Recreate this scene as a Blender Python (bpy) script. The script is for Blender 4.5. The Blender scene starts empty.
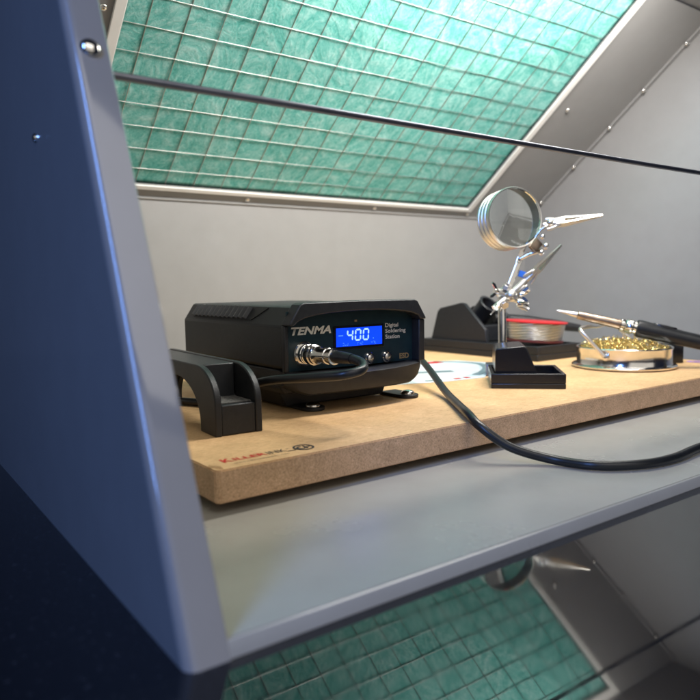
import bpy, bmesh, math, random
from mathutils import Vector, Matrix
random.seed(7)
PI = math.pi
SC = bpy.context.scene
COL = SC.collection
V = Vector

# ------------------------------------------------------------------ camera
cd = bpy.data.cameras.new('camera'); cam = bpy.data.objects.new('camera', cd); COL.objects.link(cam)
cx, cy, cz = -0.05865, -0.14878, 0.0925
yaw, pitch, roll = 0.6293, -0.0955, -0.0163
F = V((math.sin(yaw)*math.cos(pitch), math.cos(yaw)*math.cos(pitch), math.sin(pitch)))
r0 = V((math.cos(yaw), -math.sin(yaw), 0)); u0 = r0.cross(F)
R = math.cos(roll)*r0 + math.sin(roll)*u0
U = -math.sin(roll)*r0 + math.cos(roll)*u0
M = Matrix.Identity(4)
for i in range(3):
    M[i][0] = R[i]; M[i][1] = U[i]; M[i][2] = -F[i]
M[0][3], M[1][3], M[2][3] = cx, cy, cz
cam.matrix_world = M
cd.sensor_width = 36; cd.lens = 36*539.44/553
cd.clip_start = 0.005; cd.clip_end = 50
cd.dof.use_dof = True; cd.dof.focus_distance = 0.375; cd.dof.aperture_fstop = 12.6
SC.camera = cam
SC.view_settings.view_transform = 'Standard'; SC.view_settings.look = 'None'
SC.view_settings.exposure = 0.0; SC.view_settings.gamma = 1.0
SC.render.resolution_x = SC.render.resolution_y = 1024

# ------------------------------------------------------------------ world and lamps
w = bpy.data.worlds.new('World'); SC.world = w; w.use_nodes = True
bg = w.node_tree.nodes['Background']; bg.inputs[0].default_value = (0.14, 0.19, 0.36, 1); bg.inputs[1].default_value = 0.07

def area(name, loc, target, sx, sy, power, colour):
    l = bpy.data.lights.new(name, 'AREA'); l.shape = 'RECTANGLE'; l.size = sx; l.size_y = sy
    l.energy = power; l.color = colour
    o = bpy.data.objects.new(name, l); COL.objects.link(o); o.location = loc
    o.rotation_euler = (V(target)-V(loc)).to_track_quat('-Z', 'Y').to_euler()
    return o
area('hood_strip_light', (0.37, 0.122, 0.352), (0.350, 0.422, 0.196), 0.30, 0.07, 3.7, (1.0, 0.965, 0.91))
area('room_ceiling_light', (0.10, -0.75, 1.10), (0.33, 0.2, 0.05), 1.0, 0.6, 4.5, (1.0, 0.95, 0.88))
area('room_fill_light', (-0.10, -1.9, 0.75), (0.33, 0.2, 0.1), 2.6, 1.3, 7.5, (1.0, 0.94, 0.85))  # soft fill added behind the camera, for chrome reflections and front faces
area('blue_window_light', (-0.84, -0.40, 0.80), (0.02, 0.12, 0.18), 0.10, 0.9, 11.0, (0.19, 0.38, 1.0))

# ------------------------------------------------------------------ materials
def mat(name, base, rough=0.5, metal=0.0, ior=1.45, spec=0.5, coat=0.0):
    m = bpy.data.materials.new(name); m.use_nodes = True
    b = m.node_tree.nodes['Principled BSDF']
    b.inputs['Base Color'].default_value = (*base, 1); b.inputs['Roughness'].default_value = rough
    b.inputs['Metallic'].default_value = metal; b.inputs['IOR'].default_value = ior
    b.inputs['Specular IOR Level'].default_value = spec; b.inputs['Coat Weight'].default_value = coat; b.inputs['Coat Roughness'].default_value = 0.12
    return m, m.node_tree, b

def node(t, kind, **kw):
    n = t.nodes.new(kind)
    for k, v in kw.items(): setattr(n, k, v)
    return n

def noise(t, scale, detail=4, rough=0.55, dist=0.0, vec=None):
    n = node(t, 'ShaderNodeTexNoise'); n.inputs['Scale'].default_value = scale
    n.inputs['Detail'].default_value = detail; n.inputs['Roughness'].default_value = rough
    n.inputs['Distortion'].default_value = dist
    if vec is None:
        tc = node(t, 'ShaderNodeTexCoord'); vec = tc.outputs['Object']
    t.links.new(vec, n.inputs['Vector'])
    return n

def ramp(t, fac, stops):
    r = node(t, 'ShaderNodeValToRGB')
    while len(r.color_ramp.elements) < len(stops): r.color_ramp.elements.new(0.5)
    for e, (p, c) in zip(r.color_ramp.elements, stops):
        e.position = p; e.color = (*c, 1) if len(c) == 3 else c
    t.links.new(fac, r.inputs[0]); return r

def bump(t, b, height, strength, dist=0.001):
    n = node(t, 'ShaderNodeBump'); n.inputs['Strength'].default_value = strength; n.inputs['Distance'].default_value = dist
    t.links.new(height, n.inputs['Height']); t.links.new(n.outputs[0], b.inputs['Normal'])

def speckled(name, c0, c1, rough, scale, bs=0.15, rv=0.08, specks=None, **kw):
    """a surface with gentle colour and gloss variation and a fine grain"""
    m, t, b = mat(name, c0, rough, **kw)
    n = noise(t, scale, 6); r = ramp(t, n.outputs[0], [(0.3, c0), (0.7, c1)])
    if specks:
        ns = noise(t, 260, 2, 0.5); nb = noise(t, 30, 2)
        mm = node(t, 'ShaderNodeMath', operation='MULTIPLY'); t.links.new(ns.outputs[0], mm.inputs[0]); t.links.new(nb.outputs[0], mm.inputs[1])
        rs = ramp(t, mm.outputs[0], [(0.465, (0, 0, 0)), (0.48, (1, 1, 1))])
        mxs = node(t, 'ShaderNodeMix', data_type='RGBA'); t.links.new(rs.outputs[0], mxs.inputs[0]); t.links.new(r.outputs[0], mxs.inputs[6])
        mxs.inputs[7].default_value = (*specks, 1); t.links.new(mxs.outputs[2], b.inputs['Base Color'])
    else:
        t.links.new(r.outputs[0], b.inputs['Base Color'])
    n3 = noise(t, 14, 5, 0.65)
    mr = node(t, 'ShaderNodeMapRange'); mr.inputs[3].default_value = rough-rv; mr.inputs[4].default_value = rough+rv
    t.links.new(n3.outputs[0], mr.inputs[0]); t.links.new(mr.outputs[0], b.inputs['Roughness'])
    n2 = noise(t, scale*8, 3); bump(t, b, n2.outputs[0], bs, 0.0004)
    return m

M_PAINT = speckled('grey_powder_coat', (0.242, 0.238, 0.232), (0.256, 0.252, 0.246), 0.34, 60, 0.12, coat=0.3)
M_PAINTG = speckled('grey_gloss_coat', (0.242, 0.238, 0.232), (0.256, 0.252, 0.246), 0.34, 60, 0.10, coat=0.9)
M_PAINTG.node_tree.nodes['Principled BSDF'].inputs['Coat Roughness'].default_value = 0.07; M_PAINTG.node_tree.nodes['Principled BSDF'].inputs['Coat IOR'].default_value = 1.6
M_FLOORP = speckled('grey_gloss_paint', (0.40, 0.385, 0.335), (0.43, 0.415, 0.365), 0.26, 40, 0.06, 0.10, specks=(0.62, 0.62, 0.58))
M_TRIM = speckled('white_trim', (0.72, 0.71, 0.68), (0.78, 0.77, 0.74), 0.4, 50, 0.05)
M_PLASTIC = speckled('black_plastic', (0.010, 0.011, 0.013), (0.016, 0.017, 0.019), 0.42, 300, 0.35)
M_PLASTIC2 = speckled('dark_grey_plastic', (0.012, 0.013, 0.015), (0.019, 0.020, 0.022), 0.38, 300, 0.35)
M_SLAT = speckled('slat_grey_plastic', (0.055, 0.057, 0.06), (0.075, 0.077, 0.08), 0.4, 300, 0.2)  # slats paler than the case, to stand out from the gaps
M_LINING = speckled('grey_lining', (0.10, 0.115, 0.115), (0.13, 0.145, 0.145), 0.5, 200, 0.1)
M_RUBBER = speckled('black_rubber', (0.008, 0.009, 0.010), (0.014, 0.015, 0.016), 0.34, 120, 0.1)
M_GLOSSBLK = speckled('glossy_black_plastic', (0.006, 0.006, 0.008), (0.010, 0.010, 0.012), 0.22, 200, 0.12)
M_CHROME = speckled('chromed_steel', (0.72, 0.70, 0.66), (0.80, 0.78, 0.74), 0.14, 90, 0.05, 0.06, metal=1.0)
M_STEEL = speckled('brushed_steel', (0.66, 0.64, 0.60), (0.76, 0.74, 0.70), 0.34, 120, 0.08, 0.08, metal=1.0)
M_SATIN = speckled('satin_nickel', (0.48, 0.46, 0.42), (0.58, 0.56, 0.52), 0.34, 120, 0.08, 0.08, metal=0.85)
M_DARKSTEEL = speckled('dark_steel', (0.20, 0.21, 0.25), (0.26, 0.27, 0.31), 0.42, 100, 0.05, metal=1.0)
M_WIRE = speckled('galvanised_wire', (0.42, 0.42, 0.40), (0.55, 0.55, 0.53), 0.32, 200, 0.05, metal=1.0)
M_BRONZE = speckled('heat_stained_steel', (0.26, 0.19, 0.14), (0.42, 0.34, 0.27), 0.3, 160, 0.1, metal=1.0)
M_BRASS = speckled('brass', (0.78, 0.56, 0.20), (0.92, 0.74, 0.34), 0.24, 220, 0.05, metal=1.0)
M_RED = speckled('red_plastic', (0.46, 0.014, 0.02), (0.54, 0.022, 0.028), 0.35, 120, 0.05)
M_DKRED = speckled('dark_red_plastic', (0.07, 0.012, 0.012), (0.10, 0.018, 0.018), 0.4, 120, 0.05)
M_BLUE = speckled('blue_plastic', (0.02, 0.14, 0.62), (0.03, 0.18, 0.7), 0.35, 120, 0.05)
M_PANEL = speckled('teal_black_panel', (0.006, 0.020, 0.028), (0.009, 0.026, 0.034), 0.34, 260, 0.08)
M_PRINTW = speckled('grey_print', (0.55, 0.54, 0.48), (0.62, 0.60, 0.54), 0.5, 400, 0.0)
M_PRINTB = speckled('bronze_print', (0.22, 0.15, 0.07), (0.28, 0.19, 0.09), 0.5, 400, 0.0)
M_PRED = speckled('red_ink', (0.50, 0.015, 0.01), (0.62, 0.03, 0.02), 0.6, 900, 0.0)
M_PBLK = speckled('black_ink', (0.02, 0.018, 0.016), (0.05, 0.045, 0.04), 0.6, 900, 0.0)
M_PAPER = speckled('pale_blue_paper', (0.60, 0.71, 0.74), (0.68, 0.77, 0.79), 0.5, 60, 0.02)
M_PAPERW = speckled('white_paper', (0.74, 0.76, 0.75), (0.80, 0.81, 0.80), 0.5, 60, 0.02)
M_GREYINK = speckled('grey_ink', (0.16, 0.24, 0.26), (0.24, 0.33, 0.35), 0.5, 200, 0.0)
M_PURPLE = speckled('purple_ink', (0.38, 0.20, 0.45), (0.45, 0.27, 0.52), 0.5, 200, 0.0)
M_SPONGE = speckled('grey_grit', (0.03, 0.03, 0.03), (0.22, 0.21, 0.19), 0.8, 700, 0.5)

def mk_solder():
    m, t, b = mat('solder_wire', (0.62, 0.62, 0.60), 0.3, 1.0)
    tc = node(t, 'ShaderNodeTexCoord'); wv = node(t, 'ShaderNodeTexWave', wave_type='BANDS', bands_direction='Z')
    wv.inputs['Scale'].default_value = 330; wv.inputs['Distortion'].default_value = 0.15; wv.inputs['Detail'].default_value = 1
    t.links.new(tc.outputs['Object'], wv.inputs['Vector']); bump(t, b, wv.outputs['Fac'], 0.7, 0.0006)
    return m
M_SOLDER = mk_solder()

def mk_board():
    m, t, b = mat('chipboard', (0.5, 0.36, 0.22), 0.62)
    tc = node(t, 'ShaderNodeTexCoord')
    mp = node(t, 'ShaderNodeMapping'); mp.inputs['Scale'].default_value = (1, 2.0, 1)
    t.links.new(tc.outputs['Object'], mp.inputs[0])
    n1 = noise(t, 300, 8, 0.82, 0.5, mp.outputs[0]); n2 = noise(t, 26, 5, 0.6, 0.5)
    r1 = ramp(t, n1.outputs[0], [(0.30, (0.33, 0.19, 0.085)), (0.41, (0.64, 0.40, 0.19)), (0.6, (0.77, 0.51, 0.26)), (0.74, (0.86, 0.63, 0.38))])
    r2 = ramp(t, n2.outputs[0], [(0.3, (0.80, 0.77, 0.73)), (0.7, (1.08, 1.07, 1.05))])
    mx = node(t, 'ShaderNodeMix', data_type='RGBA', blend_type='MULTIPLY'); mx.inputs[0].default_value = 1
    t.links.new(r1.outputs[0], mx.inputs[6]); t.links.new(r2.outputs[0], mx.inputs[7])
    t.links.new(mx.outputs[2], b.inputs['Base Color']); bump(t, b, n1.outputs[0], 0.25, 0.0006)
    return m
M_BOARD = mk_board()

def mk_edge():
    m, t, b = mat('sawn_board_edge', (0.36, 0.25, 0.17), 0.75)
    tc = node(t, 'ShaderNodeTexCoord')
    n1 = noise(t, 1300, 5, 0.85, 0.3); n2 = noise(t, 120, 4, 0.6)
    r1 = ramp(t, n1.outputs[0], [(0.3, (0.30, 0.175, 0.105)), (0.5, (0.66, 0.42, 0.24)), (0.72, (0.90, 0.66, 0.44))])
    r2 = ramp(t, n2.outputs[0], [(0.3, (0.85, 0.83, 0.8)), (0.7, (1.08, 1.06, 1.05))])
    mx = node(t, 'ShaderNodeMix', data_type='RGBA', blend_type='MULTIPLY'); mx.inputs[0].default_value = 1
    t.links.new(r1.outputs[0], mx.inputs[6]); t.links.new(r2.outputs[0], mx.inputs[7])
    t.links.new(mx.outputs[2], b.inputs['Base Color']); bump(t, b, n1.outputs[0], 0.5, 0.0006)
    return m
M_EDGE = mk_edge()

def mk_filter():
    m, t, b = mat('green_fibre_filter', (0.03, 0.35, 0.26), 0.85)
    tc = node(t, 'ShaderNodeTexCoord')
    mp = node(t, 'ShaderNodeMapping'); mp.inputs['Scale'].default_value = (1.0, 0.45, 1.0); mp.inputs['Rotation'].default_value = (0, 0, 0.9)
    t.links.new(tc.outputs['Object'], mp.inputs[0])
    a = noise(t, 20, 9, 0.74, 5.5, mp.outputs[0]); c = noise(t, 190, 6, 0.75, 2.0); d = noise(t, 9, 3, 0.5)
    ma = node(t, 'ShaderNodeMath', operation='MULTIPLY_ADD'); ma.inputs[1].default_value = 0.40
    t.links.new(c.outputs[0], ma.inputs[0])
    mb = node(t, 'ShaderNodeMath', operation='MULTIPLY'); mb.inputs[1].default_value = 0.60
    t.links.new(a.outputs[0], mb.inputs[0]); t.links.new(mb.outputs[0], ma.inputs[2])
    r = ramp(t, ma.outputs[0], [(0.29, (0.015, 0.19, 0.155)), (0.41, (0.075, 0.36, 0.31)), (0.50, (0.17, 0.48, 0.43)), (0.64, (0.41, 0.65, 0.61))])
    r2 = ramp(t, d.outputs[0], [(0.3, (0.88, 0.9, 0.9)), (0.7, (1.06, 1.04, 1.05))])
    mx = node(t, 'ShaderNodeMix', data_type='RGBA', blend_type='MULTIPLY'); mx.inputs[0].default_value = 1
    t.links.new(r.outputs[0], mx.inputs[6]); t.links.new(r2.outputs[0], mx.inputs[7])
    t.links.new(mx.outputs[2], b.inputs['Base Color']); bump(t, b, ma.outputs[0], 0.5, 0.0025)
    return m
M_FILTER = mk_filter()

def mk_table():
    m, t, b = mat('glossy_black_glass', (0.004, 0.005, 0.008), 0.03, ior=1.78)
    n = noise(t, 22, 6, 0.7, 1.5); mr = node(t, 'ShaderNodeMapRange'); mr.inputs[1].default_value = 0.35; mr.inputs[2].default_value = 0.8
    mr.inputs[3].default_value = 0.008; mr.inputs[4].default_value = 0.09
    t.links.new(n.outputs[0], mr.inputs[0]); t.links.new(mr.outputs[0], b.inputs['Roughness'])
    n2 = noise(t, 420, 4, 0.8); r = ramp(t, n2.outputs[0], [(0.60, (0.004, 0.005, 0.008)), (0.72, (0.07, 0.075, 0.09))])
    t.links.new(r.outputs[0], b.inputs['Base Color'])
    return m
M_TABLE = mk_table()

def mk_glass():
    m = bpy.data.materials.new('lens_glass'); m.use_nodes = True; t = m.node_tree
    b = t.nodes['Principled BSDF']; b.inputs['Transmission Weight'].default_value = 1; b.inputs['IOR'].default_value = 1.5
    b.inputs['Base Color'].default_value = (0.90, 0.96, 0.95, 1); b.inputs['Roughness'].default_value = 0.06
    return m
M_GLASS = mk_glass()

def emit(name, c, s):
    m, t, b = mat(name, c, 0.25)
    n = noise(t, 120, 3); r = ramp(t, n.outputs[0], [(0.3, tuple(x*0.88 for x in c)), (0.7, c)])
    t.links.new(r.outputs[0], b.inputs['Emission Color']); b.inputs['Emission Strength'].default_value = s
    return m
M_LCD = emit('lit_blue_display', (0.004, 0.06, 0.95), 0.9)
M_DIGIT = emit('lit_display_digit', (0.40, 0.66, 1.0), 1.0)
M_DIGIT2 = emit('faint_display_digit', (0.06, 0.22, 1.0), 1.0)

# ------------------------------------------------------------------ mesh helpers
class MB:
    """collects shapes for ONE mesh object"""
    def __init__(s): s.bm = bmesh.new()
    def add(s, vs, fs):
        b = [s.bm.verts.new(v) for v in vs]
        for f in fs:
            try: s.bm.faces.new([b[i] for i in f])
            except ValueError: pass
        return b
    def box(s, x0, x1, y0, y1, z0, z1, bev=0.0, mtx=None):
        t = bmesh.new()
        bmesh.ops.create_cube(t, size=1)
        for v in t.verts:
            v.co = V(((x0+x1)/2+v.co.x*(x1-x0), (y0+y1)/2+v.co.y*(y1-y0), (z0+z1)/2+v.co.z*(z1-z0)))
        if bev: bmesh.ops.bevel(t, geom=t.edges[:], offset=bev, segments=2, profile=0.6, affect='EDGES')
        s.merge(t, mtx)
    def prism(s, poly, axis, a0, a1, bev=0.0, mtx=None):
        """poly: 2-D outline; extruded along axis (x: poly=(y,z), y: poly=(x,z), z: poly=(x,y))"""
        t = bmesh.new()
        def mk(p, a): return {'x': (a, p[0], p[1]), 'y': (p[0], a, p[1]), 'z': (p[0], p[1], a)}[axis]
        A = [t.verts.new(mk(p, a0)) for p in poly]; B = [t.verts.new(mk(p, a1)) for p in poly]
        n = len(poly); t.faces.new(A[::-1]); t.faces.new(B)
        for i in range(n): t.faces.new([A[i], A[(i+1) % n], B[(i+1) % n], B[i]])
        bmesh.ops.recalc_face_normals(t, faces=t.faces[:])
        if bev: bmesh.ops.bevel(t, geom=t.edges[:], offset=bev, segments=2, profile=0.6, affect='EDGES')
        s.merge(t, mtx)
    def merge(s, t, mtx=None):
        t.verts.index_update()
        vs = [(mtx @ v.co if mtx else v.co.copy()) for v in t.verts]
        s.add(vs, [[v.index for v in f.verts] for f in t.faces]); t.free()
    def tube(s, pts, rad, n=10, caps=True, flat=None):
        pts = [V(p) for p in pts]; N = len(pts)
        rads = rad if isinstance(rad, (list, tuple)) else [rad]*N
        rings = []; up = None
        for i in range(N):
            d = (pts[min(i+1, N-1)]-pts[max(i-1, 0)]).normalized()
            if up is None:
                up = d.orthogonal().normalized() if flat is None else (V(flat)-d*V(flat).dot(d)).normalized()
            else: up = (up-d*up.dot(d)).normalized()
            sd = d.cross(up)
            rings.append([s.bm.verts.new(pts[i]+rads[i]*(math.cos(2*PI*k/n)*up+math.sin(2*PI*k/n)*sd)) for k in range(n)])
        for a, b in zip(rings, rings[1:]):
            for k in range(n): s.bm.faces.new([a[k], a[(k+1) % n], b[(k+1) % n], b[k]])
        if caps: s.bm.faces.new(rings[0][::-1]); s.bm.faces.new(rings[-1])
    def lathe(s, prof, n=48, mtx=None, cap=True):
        """prof: (radius, height) list; turned about z"""
        rings = []; mtx = mtx or Matrix.Identity(4)
        for r, z in prof:
            rings.append([s.bm.verts.new(mtx @ V((r*math.cos(2*PI*k/n), r*math.sin(2*PI*k/n), z))) for k in range(n)])
        for a, b in zip(rings, rings[1:]):
            for k in range(n): s.bm.faces.new([a[k], a[(k+1) % n], b[(k+1) % n], b[k]])
        if cap: s.bm.faces.new(rings[0][::-1]); s.bm.faces.new(rings[-1])
    def ball(s, c, r, n=14): 
        s.lathe([(max(r*math.sin(PI*i/n), 1e-5), -r*math.cos(PI*i/n)) for i in range(n+1)], n*2, Matrix.Translation(c))
    def build(s, name, m, parent=None, smooth=40, loc=None, bevel=0.0):
        bm = s.bm
        bmesh.ops.recalc_face_normals(bm, faces=bm.faces[:])
        me = bpy.data.meshes.new(name); bm.to_mesh(me); bm.free()
        for mm in (m if isinstance(m, list) else [m]): me.materials.append(mm)
        o = bpy.data.objects.new(name, me); COL.objects.link(o)
        if parent: o.parent = parent; o.matrix_parent_inverse = Matrix.Translation(-wloc(parent))
        if bevel:
            md = o.modifiers.new('soft_edges', 'BEVEL'); md.width = bevel; md.segments = 2; md.limit_method = 'ANGLE'; md.angle_limit = math.radians(35)
        if smooth:
            for p in me.polygons: p.use_smooth = True
            try: me.set_sharp_from_angle(angle=math.radians(smooth))
            except Exception: pass
        return o

def wloc(o):
    return o.location.copy() if o.type == 'EMPTY' else V((0, 0, 0))

def thing(name, label, cat, loc, group=None):
    o = bpy.data.objects.new(name, None); COL.objects.link(o); o.location = loc; o.empty_display_size = 0.02
    return tag(o, label, cat, group)
def tag(o, label, cat, group=None):
    o['label'] = label; o['category'] = cat
    if group: o['group'] = group
    return o

def frame(o, zdir, xhint=(0, 0, 1)):
    """matrix with its local z along zdir at o"""
    z = V(zdir).normalized(); x = V(xhint)-z*V(xhint).dot(z)
    if x.length < 1e-4: x = z.orthogonal()
    x.normalize(); y = z.cross(x)
    m = Matrix.Identity(4)
    for i in range(3): m[i][0] = x[i]; m[i][1] = y[i]; m[i][2] = z[i]; m[i][3] = o[i]
    return m

def arc(cx_, cy_, r, a0, a1, n):
    return [(cx_+r*math.cos(math.radians(a0+(a1-a0)*i/n)), cy_+r*math.sin(math.radians(a0+(a1-a0)*i/n))) for i in range(n+1)]

def spline(pts, sub=8):
    """Catmull-Rom through the points"""
    P = [V(p) for p in pts]; P = [2*P[0]-P[1]]+P+[2*P[-1]-P[-2]]; out = []
    for i in range(1, len(P)-2):
        a, b, c, d = P[i-1:i+3]
        for k in range(sub):
            t = k/sub
            out.append(0.5*((2*b)+(c-a)*t+(2*a-5*b+4*c-d)*t*t+(3*b-a-3*c+d)*t**3))
    out.append(P[-2]); return out

def text(name, body, m, parent, origin, xdir, ydir, width, height, shear=0.0, bold=0.0, extrude=0.00012, spacing=1.0):
    """lettering as a mesh, fitted to width x height (cap height) on the plane xdir, ydir"""
    cu = bpy.data.curves.new(name, 'FONT'); cu.body = body; cu.size = 1; cu.shear = shear; cu.offset = bold; cu.space_character = spacing
    cu.resolution_u = 3
    tmp = bpy.data.objects.new(name, cu); COL.objects.link(tmp)
    dg = bpy.context.evaluated_depsgraph_get(); dg.update()
    me = bpy.data.meshes.new_from_object(tmp.evaluated_get(dg))
    bpy.data.objects.remove(tmp); 
    xs = [v.co.x for v in me.vertices]; ys = [v.co.y for v in me.vertices]
    x0, x1, y0, y1 = min(xs), max(xs), min(ys), max(ys)
    X = V(xdir).normalized(); Y = V(ydir).normalized(); Z = X.cross(Y)
    for v in me.vertices:
        v.co = V(origin)+X*((v.co.x-x0)/(x1-x0)*width)+Y*((v.co.y-y0)/(y1-y0)*height)+Z*extrude
    me.materials.clear(); me.materials.append(m); me.name = name
    o = bpy.data.objects.new(name, me); COL.objects.link(o)
    if parent: o.parent = parent; o.matrix_parent_inverse = Matrix.Translation(-wloc(parent))
    return o

def screw(parent, c, nrm, r, h, name='screw', m=None, washer=False, slot=True):
    b = MB(); mt = frame(c, nrm)
    prof = [(r*1.0, 0)]+[(r*math.cos(math.radians(a)), h*0.25+h*0.75*math.sin(math.radians(a))) for a in (0, 25, 50, 70, 84)]
    if washer: prof = [(r*1.45, -0.0001), (r*1.45, h*0.14), (r, h*0.16)]+prof[1:]
    b.lathe(prof, 20, mt)
    o = b.build(name, m or M_CHROME, parent)
    if parent.parent or not slot: return o
    b = MB(); s = r*0.55
    b.box(-s, s, -r*0.13, r*0.13, h*0.93, h*1.005, mtx=mt); b.box(-r*0.13, r*0.13, -s, s, h*0.935, h*1.012, mtx=mt)
    b.build('cross_slot', M_DARKSTEEL, o); return o

# ------------------------------------------------------------------ table
b = MB(); b.box(-1.2, 1.5, -0.7, 0.9, -0.03, 0.0, 0.002)
tb = b.build('table', M_TABLE); tb['kind'] = 'structure'

# ------------------------------------------------------------------ fume cabinet
W = 0.660; D = 0.444
be = 1.15651; UP = V((0, math.cos(be), math.sin(be))); NF = V((0, math.sin(be), -math.cos(be)))
al = 0.66363; zb = 0.1713
S = V((0, -math.cos(al), math.sin(al))); NP = V((0, -math.sin(al), -math.cos(al)))    # up the filter plane, and out of its face
FO = V((0, D, zb))
def fp(x, t, h=0.0): return V((x, 0, 0))+FO+S*t+NP*h
cab = thing('fume_cabinet', 'open fronted grey metal fume cabinet with sloping green filter panel at the top', 'fume cabinet', (W/2, 0.22, 0))
TOPZ = 0.372; RB = 0.0035; FW = 0.0119

def side_panel(mirror):
    b = MB(); sx = (lambda x: W-x) if mirror else (lambda x: x)
    # bent sheet: front flange, rounded bend, flat side
    prof = []
    for i in range(9):
        a = math.radians(180+90*i/8); prof.append((RB+RB*math.cos(a), RB+RB*math.sin(a)))
    outer = prof+[(FW-0.0003, 0.0), (FW, 0.0003), (FW, 0.0060)]
    inner = [(FW-0.0012, 0.0060), (FW-0.0012, 0.0014), (0.0045, 0.0014), (0.0012, 0.0045)]
    ring = outer+inner
    stops = [None]+[0.03*i for i in range(1, 14)]+['top']
    rows = []
    for st in stops:
        row = []
        for (x, d) in ring:
            if st is None: s_ = d*math.cos(be)/math.sin(be)
            elif st == 'top': s_ = (TOPZ+d*math.cos(be))/math.sin(be)
            else: s_ = st
            p = UP*s_+NF*d; row.append(b.bm.verts.new((sx(x), p.y, p.z)))
        rows.append(row)
    n = len(ring)
    for a, c in zip(rows, rows[1:]):
        for k in range(n): b.bm.faces.new([a[k], a[(k+1) % n], c[(k+1) % n], c[k]])
    b.bm.faces.new(rows[0][::-1]); b.bm.faces.new(rows[-1])
    # flat side, butted to the bend
    p0 = NF*RB; f0 = (p0.y+(0-p0.z)*math.cos(be)/math.sin(be), 0.0); f1 = (p0.y+(TOPZ-p0.z)*math.cos(be)/math.sin(be), TOPZ)
    poly = [f0, (D+0.002, 0.0), (D+0.002, TOPZ), f1]
    b.prism(poly, 'x', sx(0.0), sx(0.0012))
    return b.build('side_panel', M_PAINT if mirror else M_PAINTG, cab, 30)
spl = side_panel(False); spr = side_panel(True)
for p, s_ in ((spl, 0.006), (spr, W-0.006)):
    c = UP*0.1812-NF*0.0; screw(p, V((s_, c.y, c.z)), -NF, 0.0031, 0.0020, slot=False)
b = MB(); b.lathe([(0.0017, 0), (0.0014, 0.0008), (0.0004, 0.0012)], 14, frame((0.0, 0.124, 0.1475), (-1, 0, 0)))
b.build('rivet', M_CHROME, spl)
b = MB(); b.box(0.0012, W-0.0012, D, D+0.0012, 0.0, TOPZ); b.build('back_panel', M_PAINT, cab, 0)
LP = 0.0050
b = MB()                                                             # floor with its folded front lip
b.box(FW+0.0003, W-FW-0.0003, 0.0036, D, 0.0028, 0.0041)
b.build('floor_panel', M_FLOORP, cab, 30)
b = MB(); lip = []
for (s_, d) in [(0.0001, 0.0008), (0.0002, 0.0002), (0.0007, 0.0), (LP-0.0005, 0.0), (LP, 0.0005), (LP, 0.0016), (LP-0.0006, 0.0018), (0.0018, 0.0030)]:
    p = UP*s_+NF*(d+0.00004); lip.append((p.y, p.z))
b.prism(lip, 'x', FW-0.0005, W-FW+0.0005)
b.build('front_lip', M_FLOORP, cab, 30)
b = MB(); b.box(0.0012, W-0.0012, 0.158, 0.2205, 0.3560, 0.3572); b.build('top_panel', M_PAINT, cab, 0)

# sloping filter panel: a plate with a framed window
TL = 0.2965; X0, X1 = 0.0995, 0.5405; T0, T1 = 0.0150, 0.2875
fpan = MB()
def slab(mb, x0, x1, t0, t1, h0, h1):
    vs = [fp(x, t, h) for x in (x0, x1) for t in (t0, t1) for h in (h0, h1)]
    mb.add(vs, [(0, 1, 3, 2), (4, 6, 7, 5), (0, 4, 5, 1), (2, 3, 7, 6), (0, 2, 6, 4), (1, 5, 7, 3)])
slab(fpan, 0.0014, X0, 0, TL, -0.0012, 0); slab(fpan, X1, 0.6535, 0, TL, -0.0012, 0)
slab(fpan, X0, X1, 0, T0, -0.0012, 0); slab(fpan, X0, X1, T1, TL, -0.0012, 0)
slab(fpan, 0.6535, W-0.0014, 0, TL, -0.0012, 0.0022)                 # turned-down flange along the right wall
slab(fpan, 0.0014, 0.0066, 0, TL, -0.0012, 0.0022)
slab(fpan, 0.0066, 0.6535, -0.001, 0.0012, -0.0012, 0.0024)           # and along the back wall
fpo = fpan.build('filter_panel', M_PAINT, cab, 0, bevel=0.0003)
tr = MB()
TW = 0.0075
slab(tr, X0-TW, X0, T0-0.0045, T1+TW, 0.0003, 0.0022); slab(tr, X1, X1+TW, T0-0.0045, T1+TW, 0.0003, 0.0022)
slab(tr, X0, X1, T0-0.0045, T0, 0.0003, 0.0022); slab(tr, X0, X1, T1, T1+TW, 0.0003, 0.0022)
tr.build('trim_frame', M_TRIM, fpo, 0, bevel=0.0005)
fm = MB()                                                            # slightly quilted mat behind the wires
nx, nt = 90, 54; vv = []
for j in range(nt+1):
    for i in range(nx+1):
        x = X0-0.002+(X1-X0+0.004)*i/nx; t = T0-0.002+(T1-T0+0.004)*j/nt
        h = -0.0031+0.0003*math.sin(x*61)*math.sin(t*47)+random.uniform(-0.0002, 0.0002)
        vv.append(fp(x, t, h))
fs = [(j*(nx+1)+i, j*(nx+1)+i+1, (j+1)*(nx+1)+i+1, (j+1)*(nx+1)+i) for j in range(nt) for i in range(nx)]
fm.add(vv, fs)
fmo = fm.build('filter_mat', M_FILTER, fpo, 60)
md = fmo.modifiers.new('thick', 'SOLIDIFY'); md.thickness = 0.006; md.offset = 1 
wg = MB()
for i in range(18):
    x = 0.1170+0.0264*i+random.uniform(-.0006, .0006)
    if x < X1-0.003: wg.tube([fp(x, t, -0.0027) for t in (T0-0.002, T1+0.002)], 0.00036, 8)
for j in range(14):
    t = 0.0300+0.0213*j+random.uniform(-.0006, .0006)
    if t < T1-0.003: wg.tube([fp(x, t, -0.0024) for x in (X0-0.002, X1+0.002)], 0.00028, 8)
wg.build('wire_grid', M_WIRE, fpo, 60)
for x, t in [(0.1, 0.0055), (0.2524, 0.0055), (0.4061, 0.0055), (0.548, 0.0055), (0.569, 0.1644), (0.086, 0.1652)]:
    screw(fpo, fp(x, t, 0.0), NP, 0.0027, 0.0020)
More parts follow.
